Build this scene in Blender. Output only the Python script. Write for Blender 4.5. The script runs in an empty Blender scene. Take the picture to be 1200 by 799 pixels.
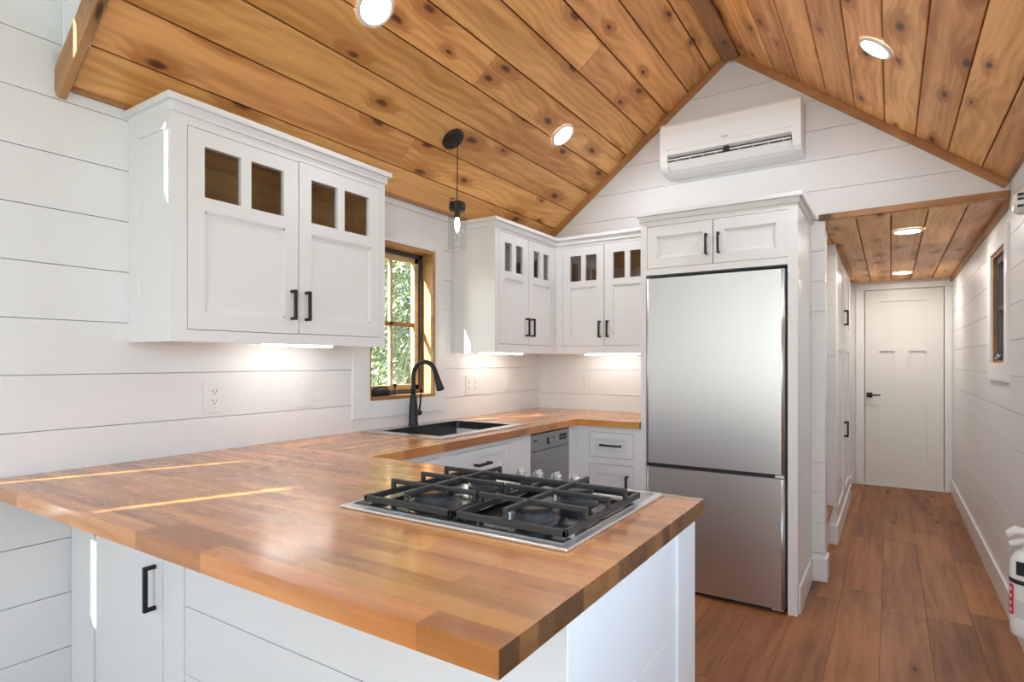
import bpy, bmesh, math, random
from mathutils import Vector, Matrix
random.seed(7)
SC = bpy.context.scene
COL = SC.collection
PI = math.pi

# ------------------------------------------------------------------ camera
cam = bpy.data.cameras.new('camera'); camo = bpy.data.objects.new('camera', cam); COL.objects.link(camo)
camo.location = (2.2, -1.7514, 1.26); camo.rotation_euler = (PI/2, 0, 0.5758)
cam.sensor_fit = 'HORIZONTAL'; cam.sensor_width = 36; cam.lens = 36*683.1/1200
cam.shift_y = 23.83/1200; cam.clip_start = .02; cam.clip_end = 200
SC.camera = camo
# ------------------------------------------------------------------ view, sky, sun, added fill lamps behind the camera
SC.view_settings.view_transform = 'Standard'; SC.view_settings.look = 'None'
SC.view_settings.gamma = 1; SC.view_settings.use_curve_mapping = False
SC.view_settings.exposure = 0.24
W = bpy.data.worlds.new('sky'); SC.world = W; W.use_nodes = True
nt = W.node_tree; bg = nt.nodes['Background']
sky = nt.nodes.new('ShaderNodeTexSky'); sky.sky_type = 'NISHITA'; sky.sun_disc = False
sky.sun_elevation = math.radians(35); sky.sun_rotation = math.radians(200)
nt.links.new(sky.outputs[0], bg.inputs[0]); bg.inputs[1].default_value = 0.5
SUN_DIR = Vector((.369, .929, -.70)).normalized()
sl = bpy.data.lights.new('sun', 'SUN'); sl.energy = 36.0; sl.angle = math.radians(.5); sl.color = (1, .93, .82)
so = bpy.data.objects.new('sun', sl); COL.objects.link(so); so.rotation_euler = SUN_DIR.to_track_quat('-Z', 'Y').to_euler()
def fill_light(name, loc, direction, sx, sy, power, color=(.655, .82, 1)):
    l = bpy.data.lights.new(name, 'AREA'); l.shape = 'RECTANGLE'; l.size = sx; l.size_y = sy; l.energy = power; l.color = color
    o = bpy.data.objects.new(name, l); COL.objects.link(o); o.location = loc
    o.rotation_euler = Vector(direction).to_track_quat('-Z', 'Z').to_euler()
# added area lamps standing in for outdoor light, at unseen openings behind the camera
fill_light('fill_at_patio_door', (1.85, -4.40, 1.10), (0, 1, 0), 1.42, 1.9, 20, (.77, .87, 1))
fill_light('fill_at_gable_window', (1.38, -4.40, 2.52), (0, 1, 0), .9, .42, 10)
fill_light('fill_at_side_window_a', (2.695, -2.65, 1.45), (-1, 0, 0), 1.0, 1.05, 12)
fill_light('fill_at_side_window_b', (2.695, -1.05, 1.45), (-1, 0, 0), 1.0, 1.05, 12)

# ------------------------------------------------------------------ materials
def newmat(name):
    m = bpy.data.materials.new(name); m.use_nodes = True
    n = m.node_tree.nodes; b = n['Principled BSDF']
    return m, n, m.node_tree.links, b
def plain(name, col, rough=.5, metal=0, var=.03, nscale=40, bump=0, coat=0, emit=None, estr=0, spec=.5):
    m, n, l, b = newmat(name)
    tc = n.new('ShaderNodeTexCoord'); nz = n.new('ShaderNodeTexNoise'); nz.inputs['Scale'].default_value = nscale; nz.inputs['Detail'].default_value = 3
    l.new(tc.outputs['Object'], nz.inputs['Vector'])
    mx = n.new('ShaderNodeMix'); mx.data_type = 'RGBA'
    mx.inputs['A'].default_value = (*[c*(1-var) for c in col], 1); mx.inputs['B'].default_value = (*[min(1, c*(1+var)) for c in col], 1)
    l.new(nz.outputs['Fac'], mx.inputs['Factor']); l.new(mx.outputs['Result'], b.inputs['Base Color'])
    b.inputs['Roughness'].default_value = rough; b.inputs['Metallic'].default_value = metal; b.inputs['Specular IOR Level'].default_value = spec
    if coat: b.inputs['Coat Weight'].default_value = coat; b.inputs['Coat Roughness'].default_value = .08
    if bump:
        bp = n.new('ShaderNodeBump'); bp.inputs['Strength'].default_value = bump; bp.inputs['Distance'].default_value = .002
        l.new(nz.outputs['Fac'], bp.inputs['Height']); l.new(bp.outputs[0], b.inputs['Normal'])
    if emit: b.inputs['Emission Color'].default_value = (*emit, 1); b.inputs['Emission Strength'].default_value = estr
    return m
def brushed(name, col, rough, axis, amount=.12, metal=1.0):
    m, n, l, b = newmat(name)
    tc = n.new('ShaderNodeTexCoord'); mp = n.new('ShaderNodeMapping'); nz = n.new('ShaderNodeTexNoise')
    sc = [220, 220, 220]; sc[axis] = 2.0; mp.inputs['Scale'].default_value = sc
    nz.inputs['Scale'].default_value = 1; nz.inputs['Detail'].default_value = 2
    l.new(tc.outputs['Object'], mp.inputs[0]); l.new(mp.outputs[0], nz.inputs['Vector'])
    mr = n.new('ShaderNodeMapRange'); mr.inputs['To Min'].default_value = rough-amount*.5; mr.inputs['To Max'].default_value = rough+amount*.5
    l.new(nz.outputs['Fac'], mr.inputs['Value']); l.new(mr.outputs[0], b.inputs['Roughness'])
    bp = n.new('ShaderNodeBump'); bp.inputs['Strength'].default_value = .02; bp.inputs['Distance'].default_value = .001
    l.new(nz.outputs['Fac'], bp.inputs['Height']); l.new(bp.outputs[0], b.inputs['Normal'])
    b.inputs['Base Color'].default_value = (*col, 1); b.inputs['Metallic'].default_value = metal
    b.inputs['Anisotropic'].default_value = .5
    return m
def wood(name, light, dark, knotcol, rough=.45, knots=.5, kscale=(4.6, 1.5), grain=16, stretch=.07, rings=.5, vvar=.25, coat=0, bump=.15, hvar=.004, endgrain=0.0, halo_dark=.20):
    m, n, l, b = newmat(name)
    def N(t, **k):
        x = n.new(t)
        for a, v in k.items(): setattr(x, a, v)
        return x
    def M(op, a, bb=None, c=None):
        x = N('ShaderNodeMath', operation=op)
        for i, v in enumerate((a, bb, c)):
            if v is None: continue
            if isinstance(v, (int, float)): x.inputs[i].default_value = v
            else: l.new(v, x.inputs[i])
        return x.outputs[0]
    def MR(v, a, bb, c, d):
        x = N('ShaderNodeMapRange', interpolation_type='SMOOTHSTEP'); l.new(v, x.inputs['Value'])
        for k, q in zip(('From Min', 'From Max', 'To Min', 'To Max'), (a, bb, c, d)): x.inputs[k].default_value = q
        return x.outputs[0]
    tc = N('ShaderNodeTexCoord'); oi = N('ShaderNodeObjectInfo')
    r = oi.outputs['Random']
    off = N('ShaderNodeCombineXYZ'); l.new(M('MULTIPLY', r, 37.3), off.inputs[0]); l.new(M('MULTIPLY', r, 91.7), off.inputs[1]); l.new(M('MULTIPLY', r, 13.1), off.inputs[2])
    ad = N('ShaderNodeVectorMath', operation='ADD'); l.new(tc.outputs['Object'], ad.inputs[0]); l.new(off.outputs[0], ad.inputs[1])
    P = ad.outputs[0]
    # knots
    wz = N('ShaderNodeTexNoise'); wz.inputs['Scale'].default_value = 9; wz.inputs['Detail'].default_value = 2; l.new(P, wz.inputs['Vector'])
    wv = N('ShaderNodeVectorMath', operation='MULTIPLY_ADD'); l.new(wz.outputs['Color'], wv.inputs[0]); wv.inputs[1].default_value = (.03, .05, 0); l.new(P, wv.inputs[2])
    mk = N('ShaderNodeMapping'); mk.inputs['Scale'].default_value = (*kscale, 1); l.new(wv.outputs[0], mk.inputs[0])
    vo = N('ShaderNodeTexVoronoi', voronoi_dimensions='2D'); vo.inputs['Scale'].default_value = 1; vo.inputs['Randomness'].default_value = .9; l.new(mk.outputs[0], vo.inputs['Vector'])
    sep = N('ShaderNodeSeparateColor'); l.new(vo.outputs['Color'], sep.inputs[0])
    keep = M('LESS_THAN', sep.outputs[0], knots); size = MR(sep.outputs[1], 0, 1, .6, 1.25)
    dist = M('DIVIDE', vo.outputs['Distance'], size)
    core = M('MULTIPLY', MR(dist, .03, .10, 1, 0), keep)
    halo = M('MULTIPLY', MR(dist, .04, .30, 1, 0), keep)
    # growth rings bending round the knots
    sx = N('ShaderNodeSeparateXYZ'); l.new(P, sx.inputs[0])
    mg = N('ShaderNodeMapping'); mg.inputs['Scale'].default_value = (1, stretch, 1); l.new(P, mg.inputs[0])
    n1 = N('ShaderNodeTexNoise'); n1.inputs['Scale'].default_value = grain; n1.inputs['Detail'].default_value = 6; n1.inputs['Roughness'].default_value = .6; n1.inputs['Distortion'].default_value = .4
    l.new(mg.outputs[0], n1.inputs['Vector'])
    n2 = N('ShaderNodeTexNoise'); n2.inputs['Scale'].default_value = 3.2; n2.inputs['Detail'].default_value = 2; 
    mg2 = N('ShaderNodeMapping'); mg2.inputs['Scale'].default_value = (1, .35, 1); l.new(P, mg2.inputs[0]); l.new(mg2.outputs[0], n2.inputs['Vector'])
    phase = M('ADD', M('MULTIPLY', sx.outputs[0], 150.0), M('ADD', M('MULTIPLY', n2.outputs['Fac'], 55.0), M('MULTIPLY', halo, 9.0)))
    ring = M('MULTIPLY_ADD', M('SINE', phase), .5, .5)
    f = M('ADD', M('MULTIPLY', n1.outputs['Fac'], 1.0), M('MULTIPLY', M('SUBTRACT', ring, .5), .22*rings))
    f = M('ADD', f, M('MULTIPLY', halo, halo_dark)); f = M('ADD', f, M('MULTIPLY', M('SUBTRACT', n2.outputs['Fac'], .5), .7))
    fac = MR(f, .25, .85, 0, 1)
    mx = N('ShaderNodeMix', data_type='RGBA'); mx.inputs['A'].default_value = (*light, 1); mx.inputs['B'].default_value = (*dark, 1); l.new(fac, mx.inputs['Factor'])
    mk2 = N('ShaderNodeMix', data_type='RGBA'); l.new(mx.outputs['Result'], mk2.inputs['A']); mk2.inputs['B'].default_value = (*knotcol, 1); l.new(M('MULTIPLY', core, .92), mk2.inputs['Factor'])
    # end grain takes the stain darker: faces square to the board's length
    ge = N('ShaderNodeNewGeometry'); vt = N('ShaderNodeVectorTransform', vector_type='NORMAL', convert_from='WORLD', convert_to='OBJECT'); l.new(ge.outputs['True Normal'], vt.inputs[0])
    ny = N('ShaderNodeSeparateXYZ'); l.new(vt.outputs[0], ny.inputs[0])
    eg = M('MULTIPLY', M('GREATER_THAN', M('ABSOLUTE', ny.outputs[1]), .8), M('MULTIPLY', MR(M('FRACT', M('MULTIPLY', r, 53.7)), 0, 1, .76, 1), endgrain))
    me_ = N('ShaderNodeMix', data_type='RGBA'); me_.inputs['B'].default_value = (*[c*.16 for c in dark], 1); l.new(mk2.outputs['Result'], me_.inputs['A']); l.new(eg, me_.inputs['Factor'])
    hs = N('ShaderNodeHueSaturation'); l.new(me_.outputs['Result'], hs.inputs['Color'])
    r2 = M('FRACT', M('MULTIPLY', r, 7.77)); l.new(MR(r2, 0, 1, 1-vvar, 1+vvar), hs.inputs['Value'])
    r3 = M('FRACT', M('MULTIPLY', r, 31.31)); l.new(MR(r3, 0, 1, .5-hvar, .5+hvar), hs.inputs['Hue'])
    l.new(hs.outputs[0], b.inputs['Base Color'])
    l.new(MR(n1.outputs['Fac'], .2, .8, rough-.05, rough+.1), b.inputs['Roughness'])
    if coat: b.inputs['Coat Weight'].default_value = coat; b.inputs['Coat Roughness'].default_value = .16
    if not bump: return m
    bp = N('ShaderNodeBump'); bp.inputs['Strength'].default_value = bump; bp.inputs['Distance'].default_value = .002
    l.new(f, bp.inputs['Height']); l.new(bp.outputs[0], b.inputs['Normal'])
    return m
def glass(name, tint=(.95, .97, .96), ior=.035):
    m, n, l, b = newmat(name); n.remove(b)
    tr = n.new('ShaderNodeBsdfTransparent'); tr.inputs[0].default_value = (*tint, 1)
    gl = n.new('ShaderNodeBsdfGlossy'); gl.inputs['Roughness'].default_value = .01
    lw = n.new('ShaderNodeLayerWeight'); lw.inputs[0].default_value = .5; pw = n.new('ShaderNodeMath'); pw.operation = 'POWER'; pw.inputs[1].default_value = 5
    fr = n.new('ShaderNodeMath'); fr.operation = 'MULTIPLY_ADD'; fr.inputs[1].default_value = .9; fr.inputs[2].default_value = ior
    l.new(lw.outputs['Facing'], pw.inputs[0]); l.new(pw.outputs[0], fr.inputs[0])
    mx = n.new('ShaderNodeMixShader'); l.new(fr.outputs[0], mx.inputs[0]); l.new(tr.outputs[0], mx.inputs[1]); l.new(gl.outputs[0], mx.inputs[2])
    l.new(mx.outputs[0], n['Material Output'].inputs[0]); return m
def emitter(name, col, s):
    m, n, l, b = newmat(name); b.inputs['Base Color'].default_value = (*col, 1)
    b.inputs['Emission Color'].default_value = (*col, 1); b.inputs['Emission Strength'].default_value = s; return m
def leafmat(name, a, bcol):
    m, n, l, b = newmat(name)
    g = n.new('ShaderNodeNewGeometry'); mx = n.new('ShaderNodeMix'); mx.data_type = 'RGBA'
    mx.inputs['A'].default_value = (*a, 1); mx.inputs['B'].default_value = (*bcol, 1)
    l.new(g.outputs['Random Per Island'], mx.inputs['Factor']); l.new(mx.outputs['Result'], b.inputs['Base Color'])
    b.inputs['Roughness'].default_value = .45; return m

MW = plain('white_wall_paint', (.80, .80, .80), .42, bump=.05, nscale=60, var=.015)
MC = plain('white_cabinet_enamel', (.82, .82, .82), .32, var=.01)
MD = plain('white_door_enamel', (.78, .77, .75), .38, var=.01)
MCEIL = wood('stained_pine_ceiling', (.90, .475, .17), (.52, .215, .058), (.085, .028, .010), rough=.42, knots=.78, kscale=(5.2, 2.1), vvar=.12, rings=.5, halo_dark=.42)
MTRIM = wood('stained_pine_trim', (.50, .25, .095), (.28, .12, .042), (.05, .018, .006), rough=.45, knots=.25, vvar=.12)
MCEILB = plain('dark_stained_groove', (.07, .024, .008), .7)
MFLOOR = wood('oak_floor', (.37, .142, .043), (.175, .063, .020), (.035, .014, .007), rough=.46, knots=.32, kscale=(5.5, 1.8), grain=20, vvar=.16, rings=.25, bump=.08, hvar=.003)
MFLOORB = plain('floor_gap_brown', (.09, .035, .014), .6)
MCOUNT = wood('butcher_block', (.66, .285, .082), (.39, .142, .036), (.2, .08, .035), rough=.25, knots=.06, kscale=(9, 1.5), grain=26, vvar=.20, rings=.08, coat=.45, bump=0, hvar=.005, endgrain=.95)
MJAMB = wood('window_jamb_wood', (.50, .27, .11), (.28, .13, .045), (.08, .03, .01), rough=.5, knots=.15, vvar=.1)
MLIN = wood('cabinet_lining_wood', (.62, .38, .20), (.42, .23, .11), (.05, .02, .01), rough=.5, knots=.3, vvar=.05)
MBLK = plain('matte_black_metal', (.018, .018, .018), .45, .3)
MIRON = plain('cast_iron', (.036, .034, .032), .5, .2, bump=.4, nscale=400, spec=.6)
MENAM = plain('black_enamel', (.012, .012, .014), .12)
MSTEEL = brushed('brushed_steel_fridge', (.60, .60, .61), .40, 2)
MSTEELH = plain('satin_steel_rim', (.78, .78, .78), .34, .85, var=.02)
MSTEELD = brushed('brushed_steel_dishwasher', (.42, .42, .43), .36, 2)
MSINK = brushed('gunmetal_sink', (.13, .13, .135), .35, 1)
MSINKR = brushed('sink_rim_steel', (.55, .54, .53), .3, 1)
MDARK = plain('dark_plastic', (.02, .02, .022), .5)
MGREY = plain('dark_grey_casing', (.05, .05, .055), .5)
MPLAS = plain('white_plastic', (.80, .80, .78), .35)
MPLASG = plain('grey_plastic', (.35, .36, .37), .4)
MGL = glass('window_glass'); MGLC = glass('cabinet_glass', (.92, .92, .91), .085); MJAR = glass('jar_glass', (.93, .95, .95), .06)
MLED = emitter('led_warm', (1, .94, .86), 20); MLEDH = emitter('led_warm_hall', (1, .88, .72), 24); MBAR = emitter('led_strip', (1, .95, .88), 15)
MBULB = emitter('bulb_glow', (1, .95, .85), 10)
MRED = plain('red_label', (.62, .015, .05), .4); MBARK = plain('bark', (.19, .15, .12), .9, var=.4, nscale=14, bump=.6)
MBARKP = plain('pale_bark', (.42, .39, .34), .9, var=.4, nscale=12, bump=.5)
MGROUND = plain('grass_ground', (.10, .14, .05), .9, var=.4, nscale=3)
MLEAF = leafmat('leaves_green', (.15, .20, .09), (.42, .48, .30)); MLEAF2 = leafmat('leaves_dark', (.06, .09, .045), (.22, .28, .16))
MFENCE = plain('weathered_fence', (.35, .33, .30), .8, var=.2, nscale=8)

# ------------------------------------------------------------------ mesh helpers
def box(bm, x0, x1, y0, y1, z0, z1):
    r = bmesh.ops.create_cube(bm, size=1)
    for v in r['verts']:
        v.co = Vector(((x0+x1)/2+v.co.x*(x1-x0), (y0+y1)/2+v.co.y*(y1-y0), (z0+z1)/2+v.co.z*(z1-z0)))
    return r['verts']
def prism(bm, pts, axis, a0, a1):
    """polygon pts (2D) extruded along axis 0/1/2 from a0 to a1"""
    def co(p, a):
        return ((a, p[0], p[1]), (p[0], a, p[1]), (p[0], p[1], a))[axis]
    lo = [bm.verts.new(co(p, a0)) for p in pts]; hi = [bm.verts.new(co(p, a1)) for p in pts]
    n = len(pts); bm.faces.new(lo); bm.faces.new(hi[::-1])
    for i in range(n): bm.faces.new((lo[i], hi[i], hi[(i+1) % n], lo[(i+1) % n]))
    bmesh.ops.recalc_face_normals(bm, faces=bm.faces)
def lathe(bm, prof, c, axis=2, seg=32, cap=True):
    """prof list of (r, h) turned about an axis through c"""
    rings = []
    for r, h in prof:
        ring = []
        for i in range(seg):
            a = 2*PI*i/seg; p = [0, 0, 0]
            p[axis] = h; p[(axis+1) % 3] = r*math.cos(a); p[(axis+2) % 3] = r*math.sin(a)
            ring.append(bm.verts.new(Vector(c)+Vector(p)))
        rings.append(ring)
    for a, b in zip(rings, rings[1:]):
        for i in range(seg): bm.faces.new((a[i], a[(i+1) % seg], b[(i+1) % seg], b[i]))
    if cap: bm.faces.new(rings[0][::-1]); bm.faces.new(rings[-1])
    bmesh.ops.recalc_face_normals(bm, faces=bm.faces)
def tube(bm, pts, rad, seg=12):
    pts = [Vector(p) for p in pts]; rings = []
    up = Vector((0, 1, 0)) if abs((pts[1]-pts[0]).normalized().y) < .9 else Vector((1, 0, 0))
    for i, p in enumerate(pts):
        t = (pts[min(i+1, len(pts)-1)]-pts[max(i-1, 0)]).normalized()
        u = up-t*up.dot(t); u.normalize(); w = t.cross(u)
        r = rad[i] if isinstance(rad, (list, tuple)) else rad
        rings.append([bm.verts.new(p+(u*math.cos(2*PI*k/seg)+w*math.sin(2*PI*k/seg))*r) for k in range(seg)])
    for a, b in zip(rings, rings[1:]):
        for i in range(seg): bm.faces.new((a[i], a[(i+1) % seg], b[(i+1) % seg], b[i]))
    bm.faces.new(rings[0][::-1]); bm.faces.new(rings[-1])
    bmesh.ops.recalc_face_normals(bm, faces=bm.faces)
def origin(o):
    v = Vector((0, 0, 0))
    while o: v = v+o.location; o = o.parent
    return v
def obj(name, bm, mat, parent=None, bev=0, smooth=False, seg=2):
    """bm is in world coordinates; links it as one mesh object"""
    if bev: bmesh.ops.bevel(bm, geom=list(bm.edges), offset=bev, segments=seg, affect='EDGES', profile=.5)
    O = origin(parent)
    if O.length: bmesh.ops.translate(bm, verts=bm.verts, vec=-O)
    me = bpy.data.meshes.new(name); bm.to_mesh(me); bm.free()
    if smooth:
        for p in me.polygons: p.use_smooth = True
    me.materials.append(mat)
    o = bpy.data.objects.new(name, me); COL.objects.link(o); o.parent = parent
    return o
def boxes(name, lst, mat, parent=None, bev=0, **k):
    bm = bmesh.new()
    for b in lst:
        if bev:
            b2 = bmesh.new(); box(b2, *b); bmesh.ops.bevel(b2, geom=list(b2.edges), offset=bev, segments=2, affect='EDGES', profile=.5)
            t = bpy.data.meshes.new('t'); b2.to_mesh(t); b2.free(); bm.from_mesh(t); bpy.data.meshes.remove(t)
        else: box(bm, *b)
    return obj(name, bm, mat, parent, **k)
def tag(o, label=None, cat=None, group=None, kind=None):
    if label: o['label'] = label
    if cat: o['category'] = cat
    if group: o['group'] = group
    if kind: o['kind'] = kind
    return o
def thing(name, loc, label=None, cat=None, group=None, kind=None):
    o = bpy.data.objects.new(name, None); COL.objects.link(o); o.location = loc; o.empty_display_size = .05
    return tag(o, label, cat, group, kind)
def struct(o, label=None): o['kind'] = 'structure'; return tag(o, label)
_pm = {}
def plank(name, parent, c, wx, ly, tz, mat, rot=(0, 0, 0), bev=.0012):
    """a board: local X across, local Y along the grain, visible face at local z = 0"""
    key = (round(wx, 4), round(ly, 4), round(tz, 4), mat.name)
    if key not in _pm:
        bm = bmesh.new(); box(bm, -wx/2, wx/2, -ly/2, ly/2, min(0, tz), max(0, tz))
        if bev: bmesh.ops.bevel(bm, geom=list(bm.edges), offset=bev, segments=1, affect='EDGES')
        me = bpy.data.meshes.new(name); bm.to_mesh(me); bm.free(); me.materials.append(mat); _pm[key] = me
    o = bpy.data.objects.new(name, _pm[key]); COL.objects.link(o); o.parent = parent
    o.location = Vector(c)-origin(parent); o.rotation_euler = rot
    return o
def cells(a0, a1, b0, b1, holes):
    """rectangles covering [a0,a1]x[b0,b1] without the holes"""
    A = sorted({a0, a1, *[min(max(h[i], a0), a1) for h in holes for i in (0, 1)]})
    out = []
    for p, q in zip(A, A[1:]):
        if q-p < 1e-6: continue
        cur = b0
        for h in sorted([h for h in holes if h[0] < (p+q)/2 < h[1]], key=lambda h: h[2]):
            if h[2] > cur: out.append((p, q, cur, min(h[2], b1)))
            cur = max(cur, h[3])
        if cur < b1: out.append((p, q, cur, b1))
    return out
def clip_band(poly, z0, z1):
    def half(P, f):
        R = []
        for i, p in enumerate(P):
            q = P[(i+1) % len(P)]; a, b = f(p), f(q)
            if a >= 0: R.append(p)
            if a*b < 0: t = a/(a-b); R.append((p[0]+t*(q[0]-p[0]), p[1]+t*(q[1]-p[1])))
        return R
    P = half(poly, lambda p: p[1]-z0)
    return half(P, lambda p: z1-p[1]) if P else P
LINES = lambda z0: [z0+.1735*k for k in range(-14, 16)]
PANEL = [.002, .113, .2865, .46, .6335, .878]

# ------------------------------------------------------------------ key dimensions (metres)
XR, YB, YD = 2.698, 2.0146, 5.236
XA, SL = 1.368, .775
ZL, ZR = 2.12, 2.151
APEX = ZL+SL*XA
ANG = math.atan(SL)
YE = -.975                     # camera-side end of the low ceiling over the kitchen
YREAR = -4.5

# ------------------------------------------------------------------ floor
fl = struct(boxes('floor', [(-.12, XR+.12, YREAR, YD+.1, -.08, -.012)], MFLOORB), 'brown oak plank floor running down the hallway')
xs = [1.602+.1866*k for k in range(-3, 6)]+[XR]
for i, (a, b) in enumerate(zip(xs, xs[1:])):
    y = YREAR+random.uniform(-1.0, 0)
    while y < YD:
        L = random.choice([.9, 1.15, 1.4, 1.7]); y0, y1 = max(y, YREAR), min(y+L, YD+.04)
        if y1-y0 > .05:
            plank('floor_plank', fl, ((a+b)/2, (y0+y1)/2, 0), b-a-.0008, y1-y0-.0008, -.012, MFLOOR, bev=.0006)
        y += L
struct(boxes('floor', [(-.0, xs[0], YREAR, 2.85, -.011, 0)], MFLOOR), 'plain oak floor under the kitchen cabinets')

# ------------------------------------------------------------------ walls
KW = (.314, .817, 1.06, 1.887)                 # kitchen window opening y0 y1 z0 z1
LA, UA, UB = (-1.70, -1.345, .78, 1.745), (-1.70, -1.345, 2.24, 2.79), (-3.16, -2.80, 2.19, 2.72)
wl = struct(boxes('wall_left', [(-.12, -.013, *c) for c in cells(YE, YB+.1, 0, 2.2, [KW])] +
                  [(-.12, -.013, *c) for c in cells(YREAR-.12, YE, 0, 2.86, [LA, UA, UB])] +
                  [(-.013, 0, *c) for c in cells(YREAR-.12, -1.30, 0, 2.86, [LA, UA, UB])], MW), 'white shiplap wall behind the sink run')
def board_piece(parent, x0, x1, y0, y1, z0, z1, mat=MW, name='shiplap_board'):
    return boxes(name, [(x0, x1, y0, y1, z0, z1)], mat, parent, bev=.0012)
G = .0022
CAS = (.203, .893, .975, 1.955)                # casing outline of that window
for a, b in zip(LINES(1.218), LINES(1.218)[1:]):
    if b < .02 or a > 2.70: continue
    a, b = max(a, 0), b
    y1 = YB if a < 2.10 else YE
    for (p, q, r, s) in cells(-1.30, y1, a+G/2, b-G/2, [CAS] if y1 > 0 else []):
        if s-r > .01: board_piece(wl, -.0125, 0, p, q, r, s)
# gable wall (kitchen back wall)
wb = thing('wall_back', (0, 0, 0), 'white shiplap gable wall above the refrigerator and cabinets', kind='structure')
bm = bmesh.new()
prism(bm, [(0, 0), (1.887, 0), (1.887, 2.075), (0, 2.075)], 1, YB+.013, YB+.115)
prism(bm, [(0, 2.075), (XR, 2.075), (XR, ZR), (XA, APEX), (0, ZL)], 1, YB+.013, YB+.115)
obj('wall_core', bm, MW, wb)
for a, b in zip(LINES(2.241), LINES(2.241)[1:]):
    for poly in ([(0, 0), (1.887, 0), (1.887, 2.075), (0, 2.075)], [(0, 2.075), (XR, 2.075), (XR, ZR), (XA, APEX), (0, ZL)]):
        P = clip_band(poly, a+G/2, b-G/2)
        if len(P) >= 3 and max(p[1] for p in P)-min(p[1] for p in P) > .012:
            bm = bmesh.new(); prism(bm, P, 1, YB, YB+.0125); obj('shiplap_board', bm, MW, wb)
# right wall
HW = (2.11, 2.60, 1.25, 1.865)
RA, RB = (-3.15, -2.15, .92, 1.98), (-1.55, -.55, .92, 1.98)  # RA, RB: unseen side windows added to brighten the room
wr = struct(boxes('wall_right', [(XR+.013, XR+.12, *c) for c in cells(YREAR-.12, YD+.1, 0, 2.2, [HW, RA, RB])] +
                  [(XR, XR+.013, *c) for c in cells(YREAR-.12, .6, 0, 2.2, [RA, RB])], MW), 'white shiplap wall along the right of the hallway')
HC = (2.02, 2.70, 1.155, 1.95)
for a, b in zip(LINES(1.363), LINES(1.363)[1:]):
    if b < .02 or a > 2.14: continue
    for (p, q, r, s) in cells(.6, YD, max(a, 0)+G/2, min(b, 2.16)-G/2, [HC]):
        if s-r > .01: board_piece(wr, XR, XR+.0125, p, q, r, s)
# rear wall behind the camera, patio door and gable window added for light
PD, GW = (1.10, 2.60, .06, 2.06), (.93, 1.83, 2.31, 2.73)
wq = struct(boxes('wall_rear', [(p, q, YREAR-.12, YREAR, r, s) for p, q, r, s in cells(-.12, XR+.12, 0, 3.25, [PD, GW])], MW), 'white wall behind the viewer with openings added for light')
struct(boxes('sun_block_roof', [(-3.2, 3.4, -8.8, YREAR-.13, 3.05, 3.2)], MW), 'unseen roof slab added outside the patio door to block the sun')  # unseen slab added to keep sun out of the rear openings
# wall cheek where the low ceiling ends and the dormer begins
bm = bmesh.new(); prism(bm, [(0, ZL), (0, 2.86), (XA, APEX+.04), (XA, APEX)], 1, YE, YE+.02)
struct(obj('wall_dormer', bm, MW), 'white cheek wall above the end of the wooden ceiling')
# hall walls
struct(boxes('wall_hall_left', [(1.0, 1.86, 4.42, YD, 0, 2.1), (.9, 1.0, YB+.12, 4.42, 0, 2.1), (1.0, 1.885, 2.835, 2.86, 0, 2.1)], MW), 'white wall sections on the left of the hallway')
wh = struct(boxes('wall_hall_end', [(p, q, YD, YD+.1, r, s) for p, q, r, s in cells(1.0, XR+.12, 0, 2.1, [(1.976, 2.638, 0, 1.985)])]+[(1.9, 2.7, YD+.06, YD+.10, 0, 2.0)], MW), 'white end wall of the hallway around the door')
ret = thing('wall_stair', (0, 0, 0), 'white shiplap return wall beside the stair nook', kind='structure')
for a, b in zip(LINES(1.30), LINES(1.30)[1:]):
    if b > .05 and a < 2.06: board_piece(ret, 1.0, 1.887, 2.823, 2.835, max(a, 0)+G/2, min(b, 2.065)-G/2)

# ------------------------------------------------------------------ ceilings
cl = thing('ceiling', (0, 0, 0), 'stained knotty pine plank ceiling over the kitchen, left slope', kind='structure')
def slope_pts(x0, x1, o0, o1, left=True):
    f = (lambda x: ZL+SL*x) if left else (lambda x: ZR+SL*(XR-x))
    return [(x0, f(x0)+o0), (x1, f(x1)+o0), (x1, f(x1)+o1), (x0, f(x0)+o1)]
bm = bmesh.new(); prism(bm, slope_pts(-.12, XA, .022, .10), 1, YE, YB+.115); obj('groove_backing', bm, MCEILB, cl)
xsL = [0, .14, .279, .418, .557, .696, .836, .975, 1.114, 1.253, XA]
for i, (a, b) in enumerate(zip(xsL, xsL[1:])):
    cuts = [YE, YB]
    if i in (1, 4, 6, 8): cuts.insert(1, random.uniform(.1, 1.3))
    for y0, y1 in zip(cuts, cuts[1:]):
        xm = (a+b)/2
        plank('ceiling_plank', cl, (xm, (y0+y1)/2, ZL+SL*xm), (b-a)/math.cos(ANG)-.006, y1-y0-.001, .018, MCEIL, (0, -ANG, 0), bev=.003)
cr = thing('ceiling', (0, 0, 0), 'stained knotty pine plank ceiling, right slope', kind='structure')
bm = bmesh.new(); prism(bm, slope_pts(XA, XR+.12, .022, .10, False), 1, YREAR-.12, YB+.115); obj('groove_backing', bm, MCEILB, cr)
xsR = [XA]+[1.483+.1378*k for k in range(9)]+[XR]
for i, (a, b) in enumerate(zip(xsR, xsR[1:])):
    cuts = [-1.6+random.uniform(-.4, .4), YB]
    if i in (2, 5, 9): cuts.insert(1, random.uniform(-.3, .6))
    for y0, y1 in zip([YREAR]+cuts, cuts):
        xm = (a+b)/2
        plank('ceiling_plank', cr, (xm, (y0+y1)/2, ZR+SL*(XR-xm)), (b-a)/math.cos(ANG)-.006, y1-y0-.001, .018, MCEIL, (0, ANG, 0), bev=.003)
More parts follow.
